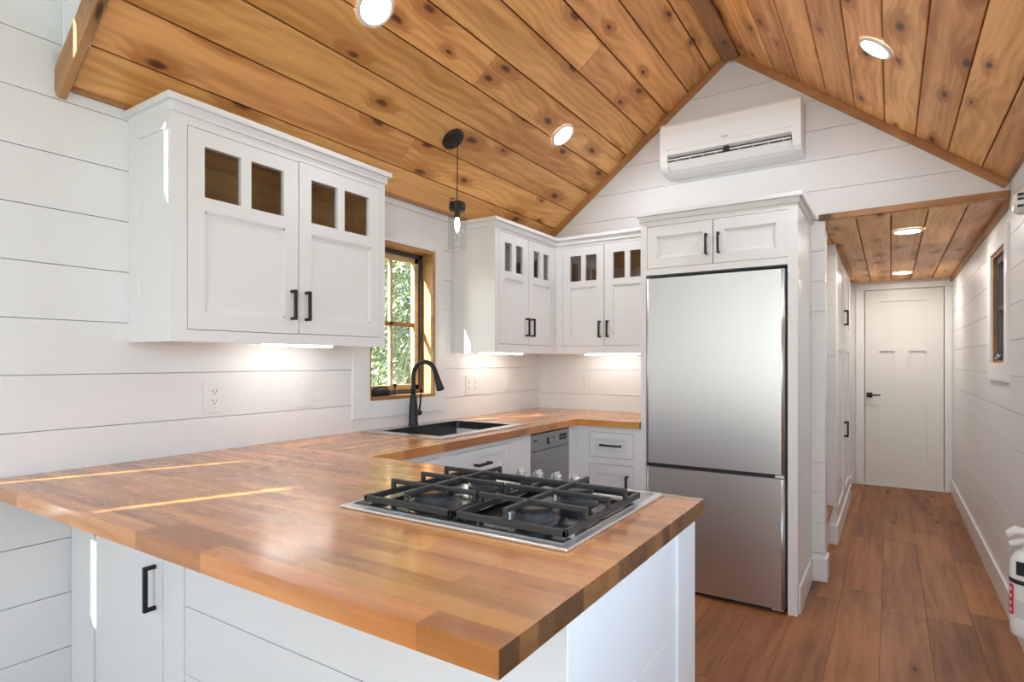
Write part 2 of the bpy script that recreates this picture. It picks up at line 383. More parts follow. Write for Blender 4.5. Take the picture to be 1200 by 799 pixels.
# dormer ceiling behind the camera, left
bm = bmesh.new(); prism(bm, [(-.12, 2.85), (XA+.05, APEX+.03), (XA+.05, APEX+.1), (-.12, 2.95)], 1, YREAR-.12, YE+.02)
struct(obj('ceiling', bm, MW), 'white dormer ceiling behind the viewer')
# hall ceiling
ZH = 2.068
ch = thing('ceiling', (0, 0, 0), 'stained pine plank ceiling of the hallway', kind='structure')
boxes('groove_backing', [(.9, XR+.1, YB+.116, YD+.1, ZH+.02, ZH+.06)], MCEILB, ch)
xh = [1.0, 1.20, 1.363, 1.531, 1.699, 1.867, 2.035, 2.203, 2.371, 2.539, XR]
for i, (a, b) in enumerate(zip(xh, xh[1:])):
    cuts = [YB+.03, YD] if i not in (8, 9) else [YB+.03, 3.2+.9*(i-8), YD]
    for y0, y1 in zip(cuts, cuts[1:]):
        plank('ceiling_plank', ch, ((a+b)/2, (y0+y1)/2, ZH), b-a-.006, y1-y0-.003, .018, MCEIL, bev=.003)

# ------------------------------------------------------------------ wooden trims
def trim(n, make, label):
    bm = bmesh.new(); make(bm); struct(obj('trim_%d' % n, bm, MTRIM), label)
def long_trim(n, p, q, w, h, label, mat=MTRIM):
    """box trim with its grain along local Y"""
    p, q = Vector(p), Vector(q); d = q-p; L = d.length
    bm = bmesh.new(); box(bm, -w/2, w/2, -L/2, L/2, -h/2, h/2); bmesh.ops.bevel(bm, geom=list(bm.edges), offset=.002, segments=1, affect='EDGES')
    me = bpy.data.meshes.new('trim'); bm.to_mesh(me); bm.free(); me.materials.append(mat)
    o = bpy.data.objects.new('trim_%d' % n, me); COL.objects.link(o); o.location = (p+q)/2
    o.rotation_mode = 'QUATERNION'
    y = d.normalized(); z = Vector((0, 0, 1)) if abs(y.z) < .9 else Vector((1, 0, 0)); x = y.cross(z).normalized(); z = x.cross(y)
    o.rotation_quaternion = Matrix((x, y, z)).transposed().to_quaternion()
    return struct(o, label)
c, s = math.cos(ANG), math.sin(ANG)
def onL(x, off): return (x+s*off, ZL+SL*x-c*off)      # off measured square to the slope, into the room
def onR(x, off): return (x-s*off, ZR+SL*(XR-x)-c*off)
a, b = onL(0, .020), onL(XA, .020); long_trim(1, (a[0], YB-.010, a[1]), (b[0]-.02, YB-.010, b[1]-.015), .020, .040, 'stained wood strip along the left gable slope')
a, b = onR(XR, .020), onR(XA, .020); long_trim(2, (a[0], YB-.010, a[1]), (b[0]+.02, YB-.010, b[1]-.015), .020, .040, 'stained wood strip along the right gable slope')
long_trim(3, (XA+.01, YREAR, APEX-.052), (XA+.01, YB, APEX-.052), .092, .022, 'stained wood ridge board at the ceiling peak')
long_trim(4, (.011, YE-.005, ZL+.023), (.011, YB-.02, ZL+.023), .020, .046, 'stained wood strip along the top of the left wall')
a, b = onL(-.005, -.002), onL(XA, -.002); long_trim(5, (a[0], YE-.012, a[1]), (b[0], YE-.012, b[1]), .024, .092, 'stained wood edge board at the camera end of the left ceiling')
long_trim(6, (XR-.011, .4, ZR+.020), (XR-.011, YB-.02, ZR+.020), .020, .040, 'stained wood strip along the top of the right wall')
long_trim(7, (1.857, YB-.008, 2.080), (XR-.002, YB-.008, 2.090), .018, .034, 'stained wood header strip over the hallway opening')
long_trim(8, (XR-.010, YB+.03, ZH-.022), (XR-.010, YD, ZH-.022), .020, .042, 'stained wood strip along the hallway ceiling edge, window side')
long_trim(9, (1.895, 2.87, ZH-.022), (1.895, 4.42, ZH-.022), .016, .042, 'stained wood strip over the hallway cupboard doors')
long_trim(10, (1.893, YB+.02, 2.045), (1.893, 2.13, 2.045), .012, .044, 'short stained wood strip at the hallway opening')
# baseboards
def bboard(n, x0, x1, y0, y1, label, h=.135):
    struct(boxes('baseboard_'+n, [(x0, x1, y0, y1, 0, h)], MC, bev=.004), label)
bboard('right', XR-.015, XR, .4, YD, 'tall white baseboard along the right wall')
bboard('stub', 1.8175, 1.900, YB-.014, YB+.13, 'white baseboard around the end of the gable wall')
bboard('stair', 1.10, 1.900, 2.810, 2.860, 'white baseboard at the foot of the stair return wall')
bboard('hall', 1.862, 1.876, 4.425, YD, 'white baseboard at the far left of the hallway')

# ------------------------------------------------------------------ kitchen window
w1 = thing('window_1', (0, .56, 1.06), 'wood-lined window over the sink with trees outside', kind='structure')
y0, y1, z0, z1 = KW
boxes('casing', [(0-.0125, .012, CAS[0], y0, CAS[2], CAS[3]), (-.0125, .012, y1, CAS[1], CAS[2], CAS[3]), (-.0125, .012, y0, y1, CAS[2], z0), (-.0125, .012, y0, y1, z1, CAS[3])], MC, w1, bev=.002)
def jamb(n, b): boxes(n, [b], MJAMB, w1, bev=.0015)
jamb('jamb', (-.125, .004, y0, y0+.016, z0, z1)); jamb('jamb', (-.125, .004, y1-.016, y1, z0, z1)); jamb('jamb', (-.125, .004, y0+.016, y1-.016, z1-.016, z1)); jamb('sill', (-.125, .010, y0+.016, y1-.016, z0, z0+.018))
MS = wood('sash_wood', (.62, .45, .26), (.42, .27, .13), (.2, .1, .05), rough=.5, knots=.05, vvar=.05)
ya, yb_, za, zb = y0+.018, y1-.018, z0+.020, z1-.018
boxes('outer_frame', [(-.118, -.075, ya, ya+.022, za, zb), (-.118, -.075, yb_-.022, yb_, za, zb), (-.118, -.075, ya, yb_, za, za+.022), (-.118, -.075, ya, yb_, zb-.022, zb)], MGREY, w1, bev=.002)
boxes('sash', [(-.112, -.085, ya+.022, ya+.056, za+.02, zb-.02), (-.112, -.085, yb_-.056, yb_-.022, za+.02, zb-.02), (-.112, -.085, ya+.02, yb_-.02, za+.02, za+.05), (-.112, -.085, ya+.02, yb_-.02, zb-.05, zb-.02)], MS, w1, bev=.002)
boxes('muntin', [(-.106, -.088, .552, .572, za+.05, zb-.05)], MS, w1, bev=.002)
boxes('muntin', [(-.106, -.088, ya+.05, yb_-.05, 1.455, 1.479)], MJAMB, w1, bev=.002)
for (p, q) in ((ya+.05, .556), (.568, yb_-.05)):
    for (r, t) in ((za+.045, 1.460), (1.474, zb-.045)): boxes('pane', [(-.099, -.095, p, q, r, t)], MGL, w1)
ck = boxes('crank_cover', [(-.070, -.030, .372, .500, z0+.018, z0+.052)], MBLK, w1, bev=.008)
bm = bmesh.new(); tube(bm, [(-.045, .39, z0+.055), (-.04, .44, z0+.066), (-.045, .49, z0+.060)], .006); obj('crank_handle', bm, MGREY, ck, smooth=True)
bm = bmesh.new(); lathe(bm, [(.004, 0), (.010, .006), (.011, .016), (.006, .022)], (-.045, .545, z0+.058), seg=12); tube(bm, [(-.045, .545, z0+.02), (-.045, .545, z0+.06)], .004); obj('sash_lock', bm, MBLK, w1, smooth=True)
# hall window
w2 = thing('window_2', (XR, 2.35, 1.25), 'small white-cased window high on the hallway wall', kind='structure')
y0, y1, z0, z1 = HW
boxes('casing', [(XR-.014, XR+.0125, HC[0], y0, HC[2], HC[3]), (XR-.014, XR+.0125, y1, HC[1], HC[2], HC[3]), (XR-.014, XR+.0125, y0, y1, HC[2], z0), (XR-.014, XR+.0125, y0, y1, z1, HC[3])], MC, w2, bev=.002)
boxes('jamb', [(XR, XR+.12, y0, y0+.014, z0, z1), (XR, XR+.12, y1-.014, y1, z0, z1), (XR, XR+.12, y0+.014, y1-.014, z1-.014, z1), (XR, XR+.12, y0+.014, y1-.014, z0, z0+.014)], MJAMB, w2)
boxes('sash', [(XR+.018, XR+.048, y0+.014, y0+.05, z0+.014, z1-.014), (XR+.018, XR+.048, y1-.05, y1-.014, z0+.014, z1-.014), (XR+.018, XR+.048, y0+.05, y1-.05, z0+.014, z0+.05), (XR+.018, XR+.048, y0+.05, y1-.05, z1-.05, z1-.014), (XR+.018, XR+.048, y0+.05, y1-.05, 1.545, 1.57)], MGREY, w2, bev=.002)
for (r, t) in ((z0+.045, 1.55), (1.565, z1-.045)): boxes('pane', [(XR+.032, XR+.036, y0+.045, y1-.045, r, t)], MGL, w2)
bm = bmesh.new(); lathe(bm, [(.006, 0), (.014, .004), (.014, .014), (.006, .018)], (XR+.008, 2.50, z0+.016), seg=12); tube(bm, [(XR+.008, 2.50, z0+.03), (XR+.004, 2.44, z0+.045), (XR+.004, 2.40, z0+.03)], .006); obj('crank_handle', bm, MPLASG, w2, smooth=True)
# unseen patio door, gable and side windows, added to let light in
n = 3
def plain_window(h, plane, axis, label):
    global n
    w = thing('window_%d' % n, (0, 0, 0), label, kind='structure'); n += 1
    a0, a1, z0, z1 = h; t = .045
    L = [(a0, a0+t, z0, z1), (a1-t, a1, z0, z1), (a0+t, a1-t, z0, z0+t), (a0+t, a1-t, z1-t, z1)]
    mk = (lambda r, d0, d1: (plane+d0, plane+d1, r[0], r[1], r[2], r[3])) if axis == 0 else (lambda r, d0, d1: (r[0], r[1], plane+d0, plane+d1, r[2], r[3]))
    boxes('frame', [mk(r, -.02, .02) for r in L], MC, w); boxes('pane', [mk((a0+t, a1-t, z0+t, z1-t), -.002, .002)], MGL, w)
plain_window(PD, YREAR-.06, 1, 'glazed patio door added behind the viewer to let light in'); plain_window(GW, YREAR-.06, 1, 'gable window added behind the viewer to let light in')
plain_window(RA, XR+.07, 0, 'side window added behind the viewer to let light in, far one'); plain_window(RB, XR+.07, 0, 'side window added behind the viewer to let light in, near one')

for h_, lab in ((LA, 'narrow low window in the left wall behind the viewer'), (UA, 'narrow high window in the left wall behind the viewer'), (UB, 'narrow high window in the left wall, farther behind the viewer')):
    w = thing('window_%d' % n, (0, 0, 0), lab, kind='structure'); n += 1
    boxes('pane', [(-.064, -.060, h_[0], h_[1], h_[2], h_[3])], MGL, w)

# ------------------------------------------------------------------ hall door
d1 = thing('door_1', (2.307, YD, 0), 'white three-panel door at the end of the hallway', kind='structure')
dx0, dx1, dz0, dz1 = 1.982, 2.632, .012, 1.98
pan = [(2.105, 2.497, 1.405, 1.865), (2.105, 2.235, .262, 1.365), (2.355, 2.497, .262, 1.365)]
boxes('slab', [(p, q, YD+.012, YD+.045, r, t) for p, q, r, t in cells(dx0, dx1, dz0, dz1, pan)], MD, d1)
for p, q, r, t in pan: boxes('panel', [(p-.002, q+.002, YD+.031, YD+.042, r-.002, t+.002)], MD, d1)
boxes('casing', [(1.900, 1.976, YD-.016, YD, 0, 1.985), (2.638, XR-.001, YD-.016, YD, 0, 1.985), (1.900, XR-.001, YD-.016, YD, 1.985, 2.045)], MC, d1, bev=.003)
h = boxes('handle_plate', [(1.995, 2.045, YD-.002, YD+.012, .892, .942)], MBLK, d1, bev=.003)
boxes('lever', [(2.005, 2.030, YD-.040, YD-.002, .907, .927), (2.012, 2.115, YD-.050, YD-.036, .911, .925)], MBLK, h, bev=.003)
boxes('threshold', [(1.976, 2.638, YD-.005, YD+.05, 0, .010)], MC, d1)

# ------------------------------------------------------------------ cabinets
ML = lambda y0: (lambda s0, s1, d0, d1, z0, z1: (d0, d1, y0+s0, y0+s1, z0, z1))             # on the left wall, facing +X
MB_ = lambda x0, yw=YB: (lambda s0, s1, d0, d1, z0, z1: (x0+s0, x0+s1, yw-d1, yw-d0, z0, z1))  # on the back wall, facing the camera
ME = lambda y0, xw: (lambda s0, s1, d0, d1, z0, z1: (xw+d0, xw+d1, y0+s0, y0+s1, z0, z1))
def pull(parent, M, s, d, z0, z1, horiz=False):
    t, so_ = .0055, .032
    if horiz: L = [M(z0, z1, d+so_-2*t, d+so_, s-t, s+t), M(z0, z0+2*t, d, d+so_-t, s-t, s+t), M(z1-2*t, z1, d, d+so_-t, s-t, s+t)]
    else: L = [M(s-t, s+t, d+so_-2*t, d+so_, z0, z1), M(s-t, s+t, d, d+so_-t, z0, z0+2*t), M(s-t, s+t, d, d+so_-t, z1-2*t, z1)]
    return boxes('handle', L, MBLK, parent, bev=.0018)
def door(parent, M, D, s0, s1, z0, z1, panes=None, st=.058, rb=.06, rt=.055, zmid=None, name='door', th=.02):
    """shaker door; panes: list of (s0,s1,z0,z1) glazed lights at the top"""
    g = .0022; s0 += g; s1 -= g; z0 += g; z1 -= g
    ztop = (zmid if zmid else z1-rt); P = (s0+st, s1-st, z0+rb, ztop)
    holes = [P]+(panes or [])
    o = boxes(name, [M(p, q, D-th, D, r, t) for p, q, r, t in cells(s0, s1, z0, z1, holes)], MC, parent)
    # small sloped step round the sunk panel
    boxes('panel', [M(P[0]-.003, P[1]+.003, D-th+.002, D-.009, P[2]-.003, P[3]+.003)], MC, o)
    boxes('panel_bead', [M(P[0], P[0]+.006, D-.009, D-.004, P[2], P[3]), M(P[1]-.006, P[1], D-.009, D-.004, P[2], P[3]), M(P[0], P[1], D-.009, D-.004, P[2], P[2]+.006), M(P[0], P[1], D-.009, D-.004, P[3]-.006, P[3])], MC, o)
    for p in panes or []: boxes('pane', [M(p[0]-.003, p[1]+.003, D-.014, D-.011, p[2]-.003, p[3]+.003)], MGLC, o)
    return o
def wall_cabinet(name, loc, label, M, Wd, D, z0, z1, zc, doors, over=(.024, .024), side=None, skip_s0=None, top=None, group=None):
    t = thing(name, loc, label, 'cabinet', group)
    k = .016
    boxes('carcass', [M(0, k, 0, D-.02, z0, z1), M(Wd-k, Wd, 0, D-.02, z0, z1), M(k, Wd-k, 0, D-.02, z0+.012, z0+.028), M(k, Wd-k, 0, D-.02, z1-k, z1), M(k, Wd-k, 0, .006, z0, z1)], MC, t)
    boxes('lining', [M(k, k+.003, .006, D-.024, z0+.03, z1-k), M(Wd-k-.003, Wd-k, .006, D-.024, z0+.03, z1-k), M(k, Wd-k, .006, .010, z0+.03, z1-k), M(k, Wd-k, .006, D-.024, z1-k-.003, z1-k), M(k, Wd-k, .010, D-.03, 1.70, 1.715)], MLIN, t)
    holes = [d[:4] for d in doors]
    boxes('face_frame', [M(p, q, D-.02, D, r, q2) for p, q, r, q2 in cells(skip_s0 or 0, Wd, z0, z1, holes)], MC, t)
    for (a, b, r, q, panes, zm, hs, hz) in doors:
        dd = door(t, M, D, a, b, r, q, panes, zmid=zm)
        if hs is not None: pull(dd, M, hs, D, *hz)
    boxes('crown', [M(-over[0]*.4, Wd+over[1]*.4, 0, D+.009, zc-.052, zc-.020), M(-over[0], Wd+over[1], 0, D+.024, zc-.022, zc)], MC, t, bev=.003)
    if side:
        for b in side: boxes('side_frame', [b], MC, t)
    return t
# near cabinet on the left wall
Y0 = -.7796; M = ML(Y0); S = lambda y: y-Y0
XU = .2733
gz = (1.809, 1.980)
near = wall_cabinet('wall_cabinet', (0, Y0, 1.325), 'large white wall cabinet with four small glass lights, left of the window', M, .935, XU, 1.325, 2.09, 2.1155,
    [(S(-.733), S(-.304), 1.364, 2.034, [(S(-.674), S(-.542), *gz), (S(-.504), S(-.369), *gz)], 1.763, S(-.337), (1.418, 1.533)),
     (S(-.304), S(.129), 1.366, 2.038, [(S(-.245), S(-.113), *gz), (S(-.077), S(.062), *gz)], 1.763, S(-.272), (1.418, 1.533))],
    side=None)
boxes('side_frame', [(0, .066, Y0-.007, Y0, 1.325, 2.065), (.262, XU, Y0-.007, Y0, 1.325, 2.065), (.066, .262, Y0-.007, Y0, 1.325, 1.39), (.066, .262, Y0-.007, Y0, 2.012, 2.065)], MC, near)
# far cabinet on the left wall, beyond the window
Y0 = .9902; M = ML(Y0); XV = .304; gz = (1.793, 1.960)
wall_cabinet('wall_cabinet', (0, Y0, 1.31), 'white wall cabinet with glass lights on the left wall, beyond the pendant', M, YB-Y0-.001, XV, 1.31, 2.062, 2.087,
    [(S(1.033), S(1.359), 1.361, 2.019, [(S(1.093), S(1.171), *gz), (S(1.216), S(1.298), *gz)], 1.75, S(1.327), (1.414, 1.527)),
     (S(1.359), S(1.681), 1.361, 2.019, [(S(1.423), S(1.503), *gz), (S(1.547), S(1.624), *gz)], 1.75, S(1.391), (1.414, 1.527))], over=(.024, 0))
# cabinet on the back wall
X0 = XV+.001; DB = YB-1.717; M = MB_(X0); S = lambda x: x-X0; gz = (1.789, 1.957)
wall_cabinet('wall_cabinet', (X0, YB, 1.31), 'white wall cabinet with glass lights on the back wall, beside the refrigerator', M, 1.0105-X0, DB, 1.31, 2.062, 2.087,
    [(S(.352), S(.655), 1.361, 2.016, [(S(.409), S(.491), *gz), (S(.522), S(.601), *gz)], 1.748, S(.628), (1.414, 1.522)),
     (S(.655), S(.958), 1.361, 2.016, [(S(.716), S(.795), *gz), (S(.829), S(.900), *gz)], 1.748, S(.683), (1.414, 1.522))], over=(0, 0))
# cabinet around the refrigerator
YF = 1.425
X0 = 1.0112; M = MB_(X0); S = lambda x: x-X0; DF = YB-YF; WF = 1.8165-X0
t = thing('refrigerator_cabinet', (X0, YB, 0), 'tall white cabinet surround with two small doors above the refrigerator', 'cabinet')
boxes('side_panel', [M(0, .030, 0, DF, 0, 2.07)], MC, t); boxes('side_panel', [M(WF-.0445, WF, 0, DF, 0, 2.07)], MC, t)
boxes('carcass', [M(.03, WF-.0445, 0, DF-.02, 1.744, 1.760), M(.03, WF-.0445, 0, DF-.02, 2.054, 2.07)], MC, t)
boxes('face_frame', [M(p, q, DF-.02, DF, r, q2) for p, q, r, q2 in cells(.03, WF-.0445, 1.744, 2.07, [(S(1.046), S(1.774), 1.779, 2.017)])], MC, t)
for a, b, hs in ((1.046, 1.410, 1.377), (1.410, 1.774, 1.440)):
    dd = door(t, M, DF, S(a), S(b), 1.779, 2.017, st=.055, rb=.055, rt=.058); pull(dd, M, S(hs), DF, 1.830, 1.940)
boxes('crown', [M(-.008, WF+.009, 0, DF+.009, 2.045, 2.075), M(-.022, WF+.024, 0, DF+.024, 2.073, 2.0955)], MC, t, bev=.003)
boxes('skirting', [(1.8165, 1.8265, YF+.03, YB-.001, 0, .135)], MC, t, bev=.003)

# ------------------------------------------------------------------ refrigerator
t = thing('refrigerator', (1.4, 1.7, 0), 'tall stainless steel refrigerator with freezer drawer below', 'refrigerator')
boxes('casing', [(1.0475, 1.766, 1.475, 1.99, .02, 1.715)], MGREY, t)
def slab(name, z0, z1):
    bm = bmesh.new(); v = box(bm, 1.0435, 1.7605, 1.412, 1.472, z0, z1)
    e = [e for e in bm.edges if abs(e.verts[0].co.z-e.verts[1].co.z) > .1 and e.verts[0].co.y < 1.42]
    bmesh.ops.bevel(bm, geom=e, offset=.016, segments=5, affect='EDGES', profile=.5)
    o = obj(name, bm, MSTEEL, t)
    for p in o.data.polygons: p.use_smooth = abs(p.normal.z) < .5 and abs(p.normal.x) > .02 and abs(p.normal.y) > .02
    return o
slab('door', .694, 1.722); slab('freezer_drawer', .022, .672)
boxes('gasket', [(1.048, 1.756, 1.425, 1.474, .672, .694)], MDARK, t)
boxes('grille', [(1.06, 1.75, 1.44, 1.474, 0, .024)], MDARK, t)
boxes('hinge', [(1.70, 1.755, 1.418, 1.46, .012, .022)], MSTEELH, t); boxes('hinge', [(1.715, 1.7575, 1.418, 1.46, .676, .690)], MSTEELH, t)

# ------------------------------------------------------------------ countertop
ct = thing('countertop', (0, -1.1758, .878), 'glossy butcher block countertop wrapping peninsula, sink run and corner', 'countertop')
ZT, TT = .915, .0365
def row_staves(fixed0, fixed1, a0, a1, along, holes=()):
    out = []
    a = a0-random.uniform(0, .55)
    while a < a1:
        L = random.choice([.24, .32, .42, .52]); p, q = max(a, a0), min(a+L, a1)
        if a1-q < .1: q = a1; a = a1
        if q-p > .02: out.append((p, q))
        a += L
    for p, q in out:
        segs = [(p, q)]
        for (f0, f1, h0, h1) in holes:
            if f0 < (fixed0+fixed1)/2 < f1:
                ns = []
                for u, v in segs:
                    if v <= h0 or u >= h1: ns.append((u, v))
                    else:
                        if u < h0: ns.append((u, h0))
                        if v > h1: ns.append((h1, v))
                segs = ns
        for u, v in segs:
            if along == 'x': plank('stave', ct, ((u+v)/2, (fixed0+fixed1)/2, ZT), fixed1-fixed0, v-u, -TT, MCOUNT, (0, 0, PI/2), bev=0)
            else: plank('stave', ct, ((fixed0+fixed1)/2, (u+v)/2, ZT), fixed1-fixed0, v-u, -TT, MCOUNT, bev=0)
yp0, yp1, xp, xc, yc = -1.1758, -.2573, 1.8076, .6255, 1.3966
nr = 20; w = (yp1-yp0)/nr
for i in range(nr): row_staves(yp0+i*w, yp0+(i+1)*w, .001, xp, 'x')
nr = 14; w = xc/nr
HOLE = (2*w, 11*w, .275, .905)
for i in range(nr): row_staves(max(i*w, .001), (i+1)*w, yp1, YB-.001, 'y', [HOLE])
nr = 13; w = (YB-.001-yc)/nr
for i in range(nr): row_staves(yc+i*w, yc+(i+1)*w, xc, 1.0105, 'x')

# ------------------------------------------------------------------ peninsula cabinet
YK, XK = -.955, 1.785
pn = thing('peninsula_cabinet', (.9, -.6, 0), 'white panelled peninsula base with one cupboard door under the worktop', 'cabinet')
boxes('core', [(.002, XK-.02, YK+.022, yp1-.02, .002, ZT-TT-.001)], MC, pn)
M = lambda s0, s1, d0, d1, z0, z1: (s0, s1, YK+.02-d1, YK+.02-d0, z0, z1)     # faces the camera side
ztop = ZT-TT-.001
boxes('stile', [M(.002, .095, 0, .020, .002, ztop)], MC, pn, bev=.001); boxes('stile', [M(.095, .169, 0, .024, .002, ztop)], MC, pn, bev=.001)
boxes('stile', [M(.575, .625, 0, .020, .002, ztop)], MC, pn, bev=.001); boxes('stile', [M(.625, .685, 0, .024, .002, ztop)], MC, pn, bev=.001)
boxes('rail', [M(.169, .575, 0, .020, .002, .10)], MC, pn); boxes('rail', [M(.169, .575, 0, .020, .86, ztop)], MC, pn)
dd = boxes('door', [M(.173, .571, .001, .020, .103, .857)], MC, pn, bev=.0012); pull(dd, M, .535, .020, .590, .712)
for a, b in zip(PANEL, PANEL[1:]):
    if b > .03 and a < ztop: boxes('shiplap_board', [M(.6855, XK-.001, .006, .020, max(a, .002)+G/2, min(b, ztop)-G/2)], MC, pn, bev=.0012)
boxes('backing_panel', [M(.6855, XK-.02, -.002, .005, .002, ztop)], MC, pn)
# end facing the walkway
boxes('end_stile', [(XK-.019, XK, -.400, yp1-.004, .002, ztop)], MC, pn, bev=.001); boxes('end_stile', [(XK-.019, XK, YK+.001, YK+.09, .002, ztop)], MC, pn, bev=.001)
for a, b in zip(PANEL, PANEL[1:]):
    if b > .03 and a < ztop: boxes('shiplap_board', [(XK-.019, XK-.006, YK+.091, -.401, max(a, .002)+G/2, min(b, ztop)-G/2)], MC, pn, bev=.0012)

# ------------------------------------------------------------------ sink base cabinet, dishwasher, drawer cabinet
XB = .600
sb = thing('sink_cabinet', (.3, .3, 0), 'white base cabinet under the sink with a drawer front and black pull', 'cabinet')
M = ME(0, 0)
boxes('carcass', [(.02, XB-.022, yp1-.018, .27, .10, ztop), (.02, XB-.022, .876, .893, .10, ztop), (.02, XB-.022, .27, .875, .10, .68), (.55, XB-.022, .27, .893, .68, ztop), (.02, XB-.06, yp1-.018, .893, .002, .10)], MC, sb)
dr = [(.205, .690, .715, .853), (.205, .690, .115, .675), (-.22, .150, .715, .853), (-.22, .150, .115, .675)]
boxes('face_frame', [M(p, q, XB-.02, XB, r, q2) for p, q, r, q2 in cells(yp1-.018, .893, .10, ztop, dr)], MC, sb)
for i, (p, q, r, q2) in enumerate(dr):
    o = door(sb, M, XB, p, q, r, q2, st=.045, rb=.032, rt=.032, name='drawer_front' if i % 2 == 0 else 'door')
    if i % 2 == 0: pull(o, M, .784, XB, (p+q)/2-.055, (p+q)/2+.055, True)
    else: pull(o, M, q-.03, XB, .53, .64)
dw = thing('dishwasher', (.3, 1.115, 0), 'slim grey stainless dishwasher beside the sink cabinet', 'dishwasher')
boxes('tub', [(.05, XB-.025, .897, 1.335, .10, .868)], MGREY, dw)
boxes('kick_plate', [(.05, XB-.05, .897, 1.335, .002, .10)], MDARK, dw)
boxes('door', [(XB-.024, XB-.002, .8985, 1.3345, .105, .772)], MSTEELD, dw, bev=.003)
cp = boxes('control_panel', [(XB-.024, XB, .8985, 1.3345, .775, .866)], MSTEELD, dw, bev=.003)
boxes('display', [(XB-.001, XB+.0015, 1.215, 1.300, .808, .842)], MDARK, cp)
for k in range(3): boxes('indicator', [(XB+.001, XB+.002, 1.228+k*.024, 1.238+k*.024, .820, .828)], MPLASG, cp)
boxes('recess', [(XB-.002, XB+.001, 1.070, 1.150, .800, .836)], MDARK, cp)
bm = bmesh.new(); lathe(bm, [(.018, 0), (.018, .010), (.015, .014)], (XB+.001, 1.108, .818), axis=0, seg=20); obj('dial', bm, MPLASG, cp, smooth=False)
boxes('badge', [(XB-.001, XB+.001, .925, .960, .827, .836)], MDARK, cp)
dc = thing('drawer_cabinet', (.8, 1.7, 0), 'white corner base cabinet with one drawer and a door, left of the refrigerator', 'cabinet')
YDR = 1.427
M = MB_(0); DD = YB-YDR
boxes('carcass', [(.60, 1.0105, YDR+.022, YB-.002, .10, ztop), (.05, .575, 1.36, YB-.002, .002, ztop), (.62, 1.0105, YDR+.06, YB-.002, .002, .10)], MC, dc)
boxes('filler', [(XB-.02, XB, 1.338, YDR+.02, .002, ztop)], MC, dc)
dr = [(.689, .966, .694, .842), (.689, .966, .115, .655)]
boxes('face_frame', [M(p, q, DD-.02, DD, r, q2) for p, q, r, q2 in cells(XB, 1.0105, .10, ztop, dr)], MC, dc)
o = door(dc, M, DD, *dr[0], st=.042, rb=.036, rt=.036, name='drawer_front'); pull(o, M, .768, DD, .765, .893, True)
o = door(dc, M, DD, *dr[1], st=.05, rb=.05, rt=.05); pull(o, M, .930, DD, .480, .600)

# ------------------------------------------------------------------ sink and faucet
sk = thing('sink', (.3, .59, .9), 'dark drop-in kitchen sink with thin steel rim', 'sink')
rx0, rx1, ry0, ry1 = .040, .545, .222, .962
bx0, bx1, by0, by1 = .112, .486, .292, .885
boxes('rim', [(p, q, r, t_, ZT+.0004, ZT+.005) for p, q, r, t_ in cells(rx0, rx1, ry0, ry1, [(bx0, bx1, by0, by1)])], MSINKR, sk)
bm = bmesh.new(); v = box(bm, bx0, bx1, by0, by1, .72, ZT+.0045)
bmesh.ops.delete(bm, geom=[f for f in bm.faces if f.normal.z > .5], context='FACES')
e = [e for e in bm.edges if abs(e.verts[0].co.z-e.verts[1].co.z) > .1]
bmesh.ops.bevel(bm, geom=e, offset=.02, segments=4, affect='EDGES', profile=.5)
bmesh.ops.reverse_faces(bm, faces=bm.faces)
o = obj('bowl', bm, MSINK, sk); sm = o.modifiers.new('thick', 'SOLIDIFY'); sm.thickness = .0015; sm.offset = -1
bm = bmesh.new(); lathe(bm, [(.045, .7208), (.045, .7235), (.03, .7225)], (.3, .59, 0), seg=24); obj('drain', bm, MSTEELH, sk)
fx, fy = .066, .570
fa = thing('faucet', (fx, fy, ZT+.005), 'matte black gooseneck faucet with pull-down spray head', 'faucet')
bm = bmesh.new(); lathe(bm, [(.027, ZT+.005), (.027, ZT+.012), (.0245, ZT+.02), (.0235, ZT+.09), (.0185, ZT+.15), (.0145, ZT+.175)], (fx, fy, 0), seg=28); obj('body', bm, MBLK, fa, smooth=True)
bm = bmesh.new(); R = .079; cz = 1.178
pts = [(fx, fy, 1.07), (fx, fy, 1.12)]+[(fx+R-R*math.cos(a), fy, cz+R*math.sin(a)) for a in [PI*k/16*.93 for k in range(17)]]
tube(bm, pts, .0125, 16); obj('gooseneck', bm, MBLK, fa, smooth=True)
e0 = Vector(pts[-1]); dr_ = (Vector(pts[-1])-Vector(pts[-2])).normalized()
dr_ = Vector((.36, 0, -.93)).normalized()
bm = bmesh.new(); tube(bm, [e0-dr_*.004, e0+dr_*.012, e0+dr_*.03, e0+dr_*.085, e0+dr_*.090], [.0135, .0150, .0155, .0205, .018], 18); obj('spray_head', bm, MBLK, fa, smooth=True)
bm = bmesh.new(); tube(bm, [(fx, fy+.018, .985), (fx, fy+.052, .985)], [.016, .016], 18); o = obj('valve', bm, MBLK, fa, smooth=True)
bm = bmesh.new(); tube(bm, [(fx, fy+.044, .985), (fx-.004, fy+.058, 1.03), (fx-.006, fy+.066, 1.085)], [.0062, .0052, .006], 12); obj('lever', bm, MBLK, o, smooth=True)

